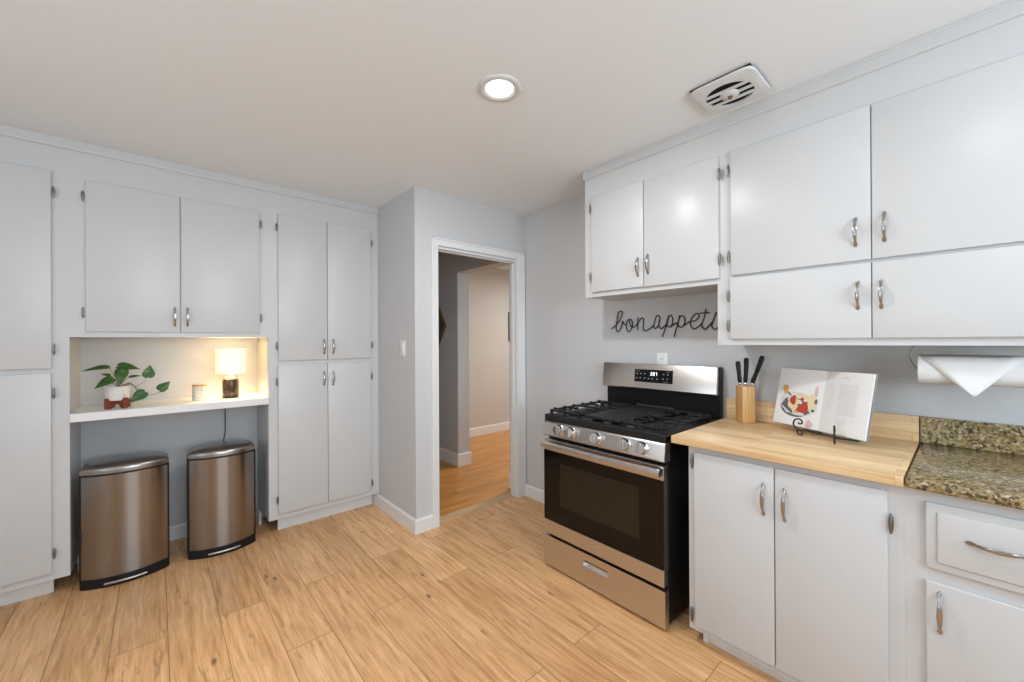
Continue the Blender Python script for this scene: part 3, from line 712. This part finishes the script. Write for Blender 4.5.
# plant
px, py = -0.172, 3.300
t = thing('potted_plant', 'trailing pothos in white pot on a reddish wooden stand', 'plant', (px, py, ZS))
MB().lathe([(0.040, 0.045), (0.050, 0.049), (0.0535, 0.060), (0.0545, 0.123), (0.0545, 0.128), (0.050, 0.128), (0.048, 0.115), (0.001, 0.112)], (px, py, ZS), seg=36, caps=False).build('pot', POT, t, math.radians(50))
MB().lathe([(0.0475, 0.113), (0.03, 0.117), (0.001, 0.118)], (px, py, ZS), seg=20, caps=False).build('soil', SOIL, t)
st = MB()
for ang in (math.radians(38), math.radians(128)):
    ca, sa = math.cos(ang), math.sin(ang); pr = [(-0.060, 0), (-0.036, 0)]
    pr += [(0.036*-math.cos(PI*k/8), 0.004+0.026*math.sin(PI*k/8)) for k in range(1, 8)]
    pr += [(0.036, 0), (0.060, 0), (0.062, 0.058), (0.050, 0.064), (0.040, 0.048), (-0.040, 0.048), (-0.050, 0.064), (-0.062, 0.058)]
    th = 0.011
    st.prism([(px+u*ca+sa*th, py+u*sa-ca*th, ZS+z) for u, z in pr], (-2*th*sa, 2*th*ca, 0), 0.0015)
st.build('plant_stand', REDWOOD, t)
def leaf(base, tip, width, up=Vector((0, 0, 1)), fold=0.25, droop=0.12):
    base, tip = Vector(base), Vector(tip); ax = tip-base; L = ax.length; axn = ax.normalized()
    side = axn.cross(Vector(up)); side = side.normalized() if side.length > 1e-3 else axn.orthogonal(); nr = side.cross(axn).normalized()
    prof = [(0.0, 0.10), (-0.06, 0.45), (0.0, 0.72), (0.10, 0.93), (0.25, 1.0), (0.42, 0.90), (0.60, 0.66), (0.78, 0.36), (0.92, 0.12), (1.0, 0.0)]
    mb = MB(); rows = []
    for i, (u, wv) in enumerate(prof):
        hw = width/2*wv; uu = max(u, 0.02) if i == 0 else u
        row = []
        for s in (-1, -0.5, 0, 0.5, 1):
            q = base+axn*(L*(uu if abs(s) > 0.3 or i > 1 else 0.03))+side*(hw*s)+nr*(fold*hw*abs(s)-droop*L*u*u)
            row.append(q)
        rows.append(row)
    mb.sheet(rows)
    o = mb.build('leaf', LEAF, t, fix=False)
    md = o.modifiers.new('thickness', 'SOLIDIFY'); md.thickness = 0.0008
    return o
c0 = Vector((px, py, ZS+0.118))
V = lambda x, z, dy: Vector((x, 3.30+dy, z))
# (stem points, tip, leaf width, leaf normal)
CAMN = Vector((0, -1, 0.25))
plants = [
    ([c0, V(-0.185, 1.16, -0.02), V(-0.205, 1.212, -0.04)], V(-0.312, 1.208, -0.06), 0.052, Vector((0.05, -0.45, 1))),
    ([c0, V(-0.168, 1.15, -0.03), V(-0.150, 1.200, -0.05)], V(-0.158, 1.118, -0.10), 0.062, CAMN),
    ([c0, V(-0.150, 1.16, -0.02), V(-0.168, 1.218, -0.03)], V(-0.075, 1.205, -0.06), 0.055, Vector((0.2, -0.8, 0.6))),
    ([c0, V(-0.185, 1.12, -0.05), V(-0.185, 1.148, -0.08)], V(-0.262, 1.106, -0.11), 0.060, Vector((-0.25, -0.75, 0.65))),
    ([c0, V(-0.205, 1.14, 0.01), V(-0.205, 1.160, 0.02)], V(-0.244, 1.178, 0.03), 0.030, Vector((0.0, -0.5, 1))),
    ([c0, V(-0.140, 1.135, -0.02), V(-0.122, 1.150, -0.03)], V(-0.070, 1.163, -0.05), 0.030, Vector((0.0, -0.5, 1))),
    ([c0, V(-0.125, 1.115, -0.04), V(-0.085, 1.085, -0.07), V(-0.052, 1.062, -0.08)], V(-0.118, 1.010, -0.10), 0.062, Vector((-0.1, -1, 0.35))),
    ([c0, V(-0.120, 1.118, -0.03), V(-0.096, 1.098, -0.05), V(-0.06, 1.118, -0.06), V(-0.038, 1.148, -0.07)], V(-0.030, 1.222, -0.07), 0.058, CAMN),
    ([c0, V(-0.115, 1.11, -0.04), V(-0.07, 1.055, -0.08), V(-0.02, 1.045, -0.09), V(0.020, 1.058, -0.09), V(0.055, 1.075, -0.09)], V(0.052, 1.135, -0.085), 0.060, Vector((-0.3, -1, 0.15)))]
for i, (sp, tip, wd, nr) in enumerate(plants):
    pts = crm(sp, 6); MB().tube(pts, [0.0022-0.0008*k/len(pts) for k in range(len(pts))], 6).build('stem', STEM, t)
    if i == 8: leaf(V(0.010, 1.070, -0.09), V(0.062, 1.118, -0.085), 0.052, Vector((0.25, -1, 0.1)), droop=0.0)
    else: leaf(sp[-1], tip, wd, nr)

# ------------------------------------------------------------------ right wall: sign, outlet; left: switch
SY = lambda x, y: None
SIGN = {
 'b_o': [(85,435),(155,375),(215,300),(250,220),(262,165),(235,145),(205,165),(190,220),(170,340),(163,430),(182,475),(215,460),(245,400),(262,330),(266,305),(288,348),(322,372),(335,318),(372,275),(412,295),(426,350),(410,430),(372,476),(340,458),(326,400),(330,335),(362,282),(378,330),(396,385),(432,405),(470,385),(500,345)],
 'n_stem': [(508,245),(508,350),(503,450)],
 'n_a': [(505,370),(535,290),(575,255),(603,280),(597,370),(598,435),(620,463),(665,450),(745,393),(772,340),(790,265),(825,214),(858,240),(862,262),(850,330),(822,395),(792,425),(765,398),(772,330)],
 'a_tail': [(866,250),(848,320),(845,380),(880,425),(935,385),(985,330)],
 'p_stem': [(1003,220),(975,340),(935,460),(897,560)],
 'p_bowl': [(968,345),(985,270),(1025,215),(1060,245),(1064,330),(1037,390),(1005,400),(972,372),(965,345)],
 'p_join': [(1037,390),(1090,355),(1145,328)],
 'pp_stem': [(1178,215),(1150,340),(1115,460),(1087,560)],
 'pp_bowl': [(1148,345),(1170,255),(1215,220),(1255,255),(1258,330),(1232,385),(1195,403),(1158,375),(1148,345)],
 'e': [(1232,385),(1290,348),(1345,308),(1420,300),(1480,250),(1480,200),(1445,184),(1390,230),(1352,310),(1360,390),(1412,430),(1470,400),(1530,345)],
 't': [(1600,110),(1568,260),(1533,345),(1540,400),(1575,437),(1630,400),(1692,330)],
 't_bar': [(1500,182),(1580,172),(1658,170)],
 'i': [(1765,165),(1705,320),(1690,390),(1730,437),(1780,420),(1830,350)],
 'tt': [(1890,105),(1852,260),(1820,345),(1828,400),(1862,437),(1910,410),(1950,360)],
 'tt_bar': [(1790,178),(1870,168),(1945,166)]}
def unproj(u, v, X):   # trace of the wire lettering laid on the wall plane X
    x = 606+u/16; y = 302+v/16
    d = (x-512)/f_px*Rv-(y-341)/f_px*Uv+F; s = X/d.x
    return Vector((X, d.y*s, 1.35+d.z*s))
sg = MB()
for k, pts in SIGN.items():
    sg.tube(crm([unproj(u, v, XR-0.008) for u, v in pts], 5), 0.0036, 6)
for u, v in ((175, 225), (850, 300), (1690, 330)): 
    q = unproj(u, v, XR-0.008); sg.tube([q, q+Vector((0.008, 0, 0))], 0.002, 6)
tag(sg.build('wall_sign', WIRE), 'black wire script sign reading bon appetit on the wall above the range', 'sign')
def wallplate_x(name, label, cat, X, y, z, nx):
    t = thing(name, label, cat, (X, y, z-0.058))
    x0, x1 = sorted((X, X+nx*0.006)); MB().box(x0, x1, y-0.037, y+0.037, z-0.058, z+0.058, 0.003, 3).build('plate', PLASTIC, t, math.radians(40)); return t
t = wallplate_x('wall_outlet', 'white wall outlet peeking out above the range backguard', 'outlet', XR-0.0005, 1.282, 1.212, -1)
for dz in (0.02, -0.02):
    rc = MB().box(XR-0.009, XR-0.0065, 1.265, 1.299, 1.212+dz-0.014, 1.212+dz+0.014, 0.001).build('socket', PLASTIC, t)
    MB().box(XR-0.0095, XR-0.0088, 1.274, 1.276, 1.212+dz-0.004, 1.212+dz+0.006).box(XR-0.0095, XR-0.0088, 1.288, 1.290, 1.212+dz-0.004, 1.212+dz+0.006).build('slots', DARKHOLE, rc)
t = wallplate_x('light_switch', 'white light switch on the grey corner wall left of the doorway', 'switch', XP+0.0005, 2.752, 1.302, -1)
MB().prism([(XP-0.0055, 2.736, 1.269), (XP-0.0075, 2.736, 1.269), (XP-0.011, 2.736, 1.335), (XP-0.0055, 2.736, 1.335)], (0, 0.032, 0)).build('rocker', PLASTIC, t)

# ------------------------------------------------------------------ things on the counter
ZC = 0.918
kb = Matrix.Rotation(math.radians(-42), 3, 'Z'); kc = Vector((2.324, 0.770, ZC))
mb = MB().box(kc.x-0.033, kc.x+0.033, kc.y-0.036, kc.y+0.036, ZC, ZC+0.192, 0.006, 3, kb)
tag(mb.build('knife_block', BAMBOO, None, math.radians(40)), 'small bamboo knife block standing at the back of the butcher block', 'knife block')
sl = MB()
def knife(dx, dy, lean, bend, L, label, w=0.011):
    b = kc+Vector((dx, dy, 0.190)); t = thing('kitchen_knife', label, 'knife', b, 'knives in the bamboo block')
    ax = Vector((lean[0], lean[1], 1)).normalized(); sd = Vector((0.74, -0.67, 0)); 
    MB().tube([b-ax*0.10, b+ax*0.004], [0.0035, 0.0055], 6).build('blade', CHROME, t)
    MB().tube([b+ax*0.004, b+ax*0.02], [0.0075, 0.0085], 10).build('bolster', CHROME, t)
    hp = [b+ax*(0.018+L*s)+sd*(bend*math.sin(s*2.2)) for s in (0, 0.15, 0.35, 0.55, 0.75, 0.9, 1.0)]
    MB().tube(hp, [0.0095, 0.0112, 0.0102, 0.0112, 0.0118, 0.0128, 0.0095], 10).build('knife_handle', BLACKP, t)
knife(-0.004, 0.022, (0.02, 0.10), 0.0, 0.112, 'left black-handled knife of the three in the bamboo block')
knife(0.006, 0.002, (-0.02, -0.03), 0.004, 0.130, 'middle black-handled knife of the three in the bamboo block')
knife(0.012, -0.024, (-0.02, -0.33), 0.004, 0.150, 'right black-handled knife leaning outwards from the bamboo block')
# cookbook
BL, BR = Vector((2.277, 0.630, 0.950)), Vector((2.085, 0.265, 0.950))
u = (BR-BL); Wb = u.length; u.normalize(); back = Vector((0.885, -0.4655, 0)); th = math.radians(12)
v = Vector((0, 0, math.cos(th)))+back*math.sin(th); nn = u.cross(v).normalized()
if nn.dot(back) > 0: nn = -nn
SP = 0.52
def dip(s):   # the pages curve back towards the gutter
    q = abs(s-SP)/(SP if s < SP else 1-SP)
    return -0.016*(1-q)**1.6 + 0.004*math.sin(PI*min(q, 1))
def bp(s, h, n=0.0): 
    return BL+u*(Wb*s)+v*h+nn*(dip(s)+n)
t = thing('cookbook', 'open cookbook showing a fruit dish, propped on a black stand', 'book', (BL+BR)/2)
Hb = 0.268; S = [i/32 for i in range(33)]
def block(s0, s1, name):
    mb = MB(); ss = [s0+(s1-s0)*i/16 for i in range(17)]
    fr = [[bp(s, h) for s in ss] for h in (0, Hb/2, Hb)]
    bk = [[bp(s, h)-nn*(0.011) for s in ss] for h in (0, Hb/2, Hb)]
    mb.sheet(fr); mb.sheet(bk); mb.sheet([fr[0], bk[0]]); mb.sheet([fr[2], bk[2]]); mb.sheet([[r_[0] for r_ in fr], [r_[0] for r_ in bk]]); mb.sheet([[r_[-1] for r_ in fr], [r_[-1] for r_ in bk]])
    bmesh.ops.remove_doubles(mb.bm, verts=mb.bm.verts, dist=1e-5)
    return mb.build(name, PAGE, t, math.radians(40))
pl_ = block(0.0, SP, 'pages'); pr_ = block(SP, 1.0, 'pages')
cv = MB()
ss = [-0.012+1.024*i/24 for i in range(25)]
f1 = [[BL+u*(Wb*s)+v*h+nn*(dip(min(max(s, 0), 1))-0.0125) for s in ss] for h in (-0.003, Hb+0.003)]
f2 = [[p-nn*0.0025 for p in rr] for rr in f1]
cv.sheet(f1); cv.sheet(f2); cv.sheet([f1[0], f2[0]]); cv.sheet([f1[1], f2[1]]); cv.sheet([[q[0] for q in f1], [q[0] for q in f2]]); cv.sheet([[q[-1] for q in f1], [q[-1] for q in f2]])
cv.build('cover', mat('book_cover_grey', (0.30, 0.29, 0.28), 0.6), t)
ph = MB()
def blob(cx_, cz_, rx, rz, mi, n=0.0009, ang=0.0, wob=0.12, k=20, z0=-9):
    ph.mi = mi; pts = []
    for i in range(k):
        a = 2*PI*i/k; rr = 1+wob*math.sin(3*a+cx_*50)
        X, Z = rx*rr*math.cos(a), rz*rr*math.sin(a)
        pts.append(bp((cx_+X*math.cos(ang)-Z*math.sin(ang)), max(cz_+X*math.sin(ang)+Z*math.cos(ang), z0), n))
    ph.poly(pts)
# dish: a shallow plate seen at an angle with toast, berries and fruit
blob(0.235, 0.086, 0.170, 0.045, 3, 0.0006, -0.03, 0.0); blob(0.266, 0.104, 0.212, 0.054, 4, 0.0008, -0.03, 0.0)
blob(0.30, 0.110, 0.150, 0.040, 1, 0.0010, 0.0, 0.10); blob(0.42, 0.120, 0.040, 0.036, 1, 0.0012); blob(0.105, 0.165, 0.035, 0.022, 2, 0.0012, -0.2)
blob(0.215, 0.118, 0.035, 0.022, 0, 0.0014); blob(0.33, 0.085, 0.060, 0.024, 0, 0.0014, 0.1, 0.2); blob(0.36, 0.108, 0.020, 0.012, 0, 0.0014)
blob(0.315, 0.128, 0.022, 0.007, 0, 0.0014); blob(0.29, 0.098, 0.018, 0.006, 3, 0.0016); blob(0.16, 0.146, 0.03, 0.005, 3, 0.0014, -0.25)
blob(0.45, 0.168, 0.016, 0.026, 6, 0.0014); blob(0.46, 0.125, 0.014, 0.012, 3, 0.0016); blob(0.44, 0.082, 0.018, 0.006, 3, 0.0016); blob(0.40, 0.070, 0.012, 0.006, 5, 0.0016); blob(0.12, 0.105, 0.008, 0.006, 5, 0.0016)
blob(0.27, 0.065, 0.03, 0.006, 2, 0.0015); blob(0.42, 0.020, 0.035, 0.018, 6, 0.0008)
ph.build('printed_photo', [RED, CREAM, ORANGE, DARKP, PLATEP, GREENP, PINKP], pl_, fix=False)
tx = MB()
def dash(s0, s1, h, t_=0.0012): 
    k = 4; ss_ = [s0+(s1-s0)*i/k for i in range(k+1)]
    tx.sheet([[bp(s, h-t_, 0.0008) for s in ss_], [bp(s, h+t_, 0.0008) for s in ss_]])
dash(0.70, 0.79, 0.240, 0.002); dash(0.72, 0.77, 0.246, 0.0012)
random.seed(3)
for i in range(17): dash(0.695, 0.90-random.random()*0.03, 0.212-i*0.0078)
for i in range(11): dash(0.575, 0.655-random.random()*0.02, 0.212-i*0.0105, 0.0010)
for i in range(4): dash(0.70, 0.86-random.random()*0.06, 0.066-i*0.007, 0.0010)
tx.build('printed_text', INKG, pr_, fix=False)
# stand
t = thing('book_stand', 'black wrought iron scroll stand holding the open cookbook', 'stand', (2.18, 0.44, ZC))
es = MB(); front = -back
fl_ = lambda s, f, z: BL+u*(Wb*s)+front*f+Vector((0, 0, ZC+z-0.950))
for s, d2 in ((0.395, Vector((0.10, -1, 0)).normalized()), (0.785, Vector((-0.98, -0.2, 0)).normalized())):
    sp = [fl_(s, -0.10, 0.004), fl_(s, 0.0, 0.020), fl_(s, 0.020, 0.022), fl_(s, 0.034, 0.026)]
    es.tube(crm(sp, 5), 0.0035, 8)
    # S-scroll front foot, turned a little sideways so that the curl shows
    o_ = fl_(s, 0.034, 0.026)
    up_ = [(0, 0), (-0.012, 0.010), (-0.018, 0.026), (-0.012, 0.043), (0.002, 0.049), (0.013, 0.042), (0.014, 0.031), (0.005, 0.027), (-0.001, 0.033)]
    es.tube(crm([o_+d2*a+Vector((0, 0, b)) for a, b in up_], 5), 0.0034, 8)
    dn = [(0, 0), (-0.004, -0.010), (0.002, -0.0205), (0.012, -0.021), (0.015, -0.012), (0.008, -0.008)]
    es.tube(crm([o_+d2*a+Vector((0, 0, b)) for a, b in dn], 5), 0.0034, 8)
    es.tube([fl_(s, -0.022, 0.022), fl_(s, -0.085, 0.24)], 0.0032, 8)
es.tube([fl_(0.395, 0.004, 0.022), fl_(0.785, 0.004, 0.022)], 0.0034, 8); es.tube([fl_(0.395, -0.083, 0.23), fl_(0.785, -0.083, 0.23)], 0.0032, 8)
es.tube([fl_(0.51, -0.083, 0.23), fl_(0.51, -0.15, 0.0035)], 0.0032, 8)
es.build('scroll_frame', WIRE, t)
# paper towel
tx0, tz0, tr_ = 2.245, 1.235, 0.056
t = thing('paper_towel_roll', 'white paper towel roll with a folded triangular tip under the wall cabinet', 'paper towel', (tx0, -0.02, tz0-tr_))
MB().lathe([(0.020, 0), (tr_-0.002, 0), (tr_, 0.002), (tr_, 0.278), (tr_-0.002, 0.28), (0.020, 0.28)], (tx0, 0.122, tz0), (0, -1, 0), 40, caps=False).build('roll', TOWEL, t, math.radians(40))
MB().lathe([(0.0195, 0.0005), (0.0195, 0.2795)], (tx0, 0.122, tz0), (0, -1, 0), 20, caps=True).build('core', mat('cardboard', (0.45, 0.33, 0.2), 0.8), t)
fp = MB(); ztop = tz0+tr_*0.97; rows = []
for i in range(13):
    k = i/12; z = ztop*(1-k)+1.142*k
    y0_, y1_ = 0.120*(1-k)+(-0.022)*k, (-0.142)*(1-k)+(-0.022)*k-0.0005
    dz = z-tz0; xx = tx0-math.sqrt(max(tr_**2-dz*dz, 0))-0.0025 if dz > 0 else tx0-tr_-0.0025-0.002*k
    rows.append([(xx, y0_+(y1_-y0_)*j/6, z) for j in range(7)])
fp.sheet(rows); fo = fp.build('folded_tip', TOWEL, t, fix=False); sm = fo.modifiers.new('thickness', 'SOLIDIFY'); sm.thickness = 0.0014; sm.offset = 0
t = thing('paper_towel_holder', 'dark wire paper towel holder fixed under the wall cabinet', 'holder', (tx0, -0.02, 1.22))
h = MB()
def lp(y, o): return crm([(tx0, y, 1.3265), (tx0, y+o*0.5, 1.318), (tx0, y+o, 1.296), (tx0, y+o*0.9, 1.272), (tx0, y+o*0.4, 1.250), (tx0, y, tz0)], 6)
h.tube(lp(0.128, 0.018), 0.0020, 6); h.tube(lp(-0.164, -0.018), 0.0020, 6); h.tube([(tx0, 0.128, tz0), (tx0, -0.164, tz0)], 0.004, 8)
h.build('wire_frame', PEWTER, t); MB().box(tx0-0.02, tx0+0.02, -0.185, 0.150, 1.323, 1.3268, 0.001).build('mounting_plate', PEWTER, t)

# ------------------------------------------------------------------ ceiling: recessed light, fan grille
def downlight(x, y, label, power):
    t = thing('recessed_light', label, 'light', (x, y, CEIL-0.012), 'recessed ceiling lights')
    MB().lathe([(0.094, 0.012), (0.094, 0.009), (0.088, 0.003), (0.074, 0.0025), (0.060, 0.007), (0.058, 0.0118)], (x, y, CEIL-0.0122), seg=48, caps=False).build('trim_ring', W_FAN, t, math.radians(50))
    MB().lathe([(0.0, 0.0080), (0.045, 0.0085), (0.058, 0.0105), (0.058, 0.0118)], (x, y, CEIL-0.0122), seg=40, caps=False).build('lens', LENS, t)
    area('recessed_beam', (x, y, CEIL-0.0135), (0, 0, 0), 0.108, 0.108, power, (0.985, 0.99, 1.0), 'DISK')
downlight(1.118, 1.335, 'lit round recessed ceiling light in front of the doorway', LAMP)
downlight(0.02, 1.06, 'lit round recessed ceiling light nearer the left cabinets, out of the photo', LAMP*0.5)
downlight(1.02, -0.12, 'lit round recessed ceiling light near the sink side, out of the photo', LAMP*0.30)
fx, fy = 1.885, 0.680
t = thing('ceiling_fan_vent', 'square white ceiling exhaust fan cover with round slotted opening', 'vent', (fx, fy, CEIL-0.045))
hs = 0.130; zb, zt_ = CEIL-0.027, CEIL-0.011
pl = MB(); N = 48
def sq(a):  # rounded square ring
    ca, sa = math.cos(a), math.sin(a); k = hs/((abs(ca)**8+abs(sa)**8)**(1/8)); return (fx+ca*k, fy+sa*k)
outer_t = [(*sq(2*PI*i/N), zt_) for i in range(N)]; outer_b = [(fx+(p[0]-fx)*0.985, fy+(p[1]-fy)*0.985, zt_-0.008) for p in outer_t]
mid = [(fx+0.110*math.cos(2*PI*i/N), fy+0.110*math.sin(2*PI*i/N), zb) for i in range(N)]
inn = [(fx+0.094*math.cos(2*PI*i/N), fy+0.094*math.sin(2*PI*i/N), zb+0.002) for i in range(N)]
inn2 = [(fx+0.094*math.cos(2*PI*i/N), fy+0.094*math.sin(2*PI*i/N), zb+0.012) for i in range(N)]
pl.sheet([r_+[r_[0]] for r_ in (outer_t, outer_b, mid, inn, inn2)]); pl.build('cover_plate', W_FAN, t, math.radians(50))
MB().box(fx-hs+0.010, fx+hs-0.010, fy-hs+0.010, fy+hs-0.010, CEIL-0.0110, CEIL-0.0005).build('housing', DARKHOLE, t)
for dx in (-0.043, 0.0, 0.043):
    hl = math.sqrt(0.094**2-dx*dx)
    MB().box(fx+dx-0.009, fx+dx+0.009, fy-hl, fy+hl, zb+0.001, zb+0.006, 0.001).build('slat', W_FAN, t)
MB().lathe([(0.0, 0.0), (0.034, 0.001), (0.038, 0.005), (0.038, 0.009)], (fx, fy, zb-0.003), seg=28, caps=False).build('hub', W_FAN, t)
MB().lathe([(0.007, 0), (0.010, 0.004), (0.010, 0.010), (0.006, 0.012)], (fx+0.004, fy-0.002, zb-0.014), seg=8).build('wing_nut', GOLD, t)

# ------------------------------------------------------------------ hall: hexagon mirror, far picture
hy, hz = 4.18, 1.53
t = thing('wall_mirror', 'brass framed hexagon mirror on the dark hall wall', 'mirror', (HX, hy, hz-0.30))
def hexa(k, x): return [(x, hy+a*k, hz+b*k) for a, b in ((-0.317, 0), (-0.125, 0.285), (0.125, 0.285), (0.317, 0), (0.125, -0.285), (-0.125, -0.285))]
a_, b_ = hexa(1, HX-0.001), hexa(1, HX-0.025); c_, d_ = hexa(0.90, HX-0.025), hexa(0.90, HX-0.010)
mb = MB(); mb.sheet([q+[q[0]] for q in (a_, b_, c_, d_)]); mb.build('frame', GOLD, t)
MB().prism(hexa(0.91, HX-0.010), (0.006, 0, 0)).build('mirror_glass', MIRROR, t)
t = thing('picture_frame', 'dark picture frame on the beige wall of the far room', 'picture', (4.25, 4.648, 1.36))
pf = MB()
for b in ((4.045, 4.075, 1.36, 1.80), (4.425, 4.455, 1.36, 1.80), (4.075, 4.425, 1.36, 1.39), (4.075, 4.425, 1.77, 1.80)): pf.box(b[0], b[1], 4.625, 4.649, b[2], b[3], 0.002)
pf.build('frame', BLACKP, t); MB().box(4.07, 4.43, 4.640, 4.648, 1.385, 1.775).build('print', PAPER, t)
# unseen ceiling lamp, added to light the far room
t = thing('added_ceiling_lamp', 'flush glass ceiling lamp in the beige room, unseen, added to light it', 'light', (4.2, 3.3, CEIL-0.09))
MB().lathe([(0.0, 0.0), (0.10, 0.012), (0.15, 0.045), (0.16, 0.075)], (4.2, 3.3, CEIL-0.09), seg=32, caps=False).build('bowl', emis('lamp_bowl', (1, 0.9, 0.75), 1.5), t)
MB().lathe([(0.162, 0.074), (0.165, 0.0895)], (4.2, 3.3, CEIL-0.09), seg=32).build('fitting', NICKEL, t)
area('far_room_light', (4.2, 3.3, CEIL-0.10), (0, 0, 0), 0.28, 0.28, HALLP*2.2, (1.0, 0.975, 0.93), 'DISK')
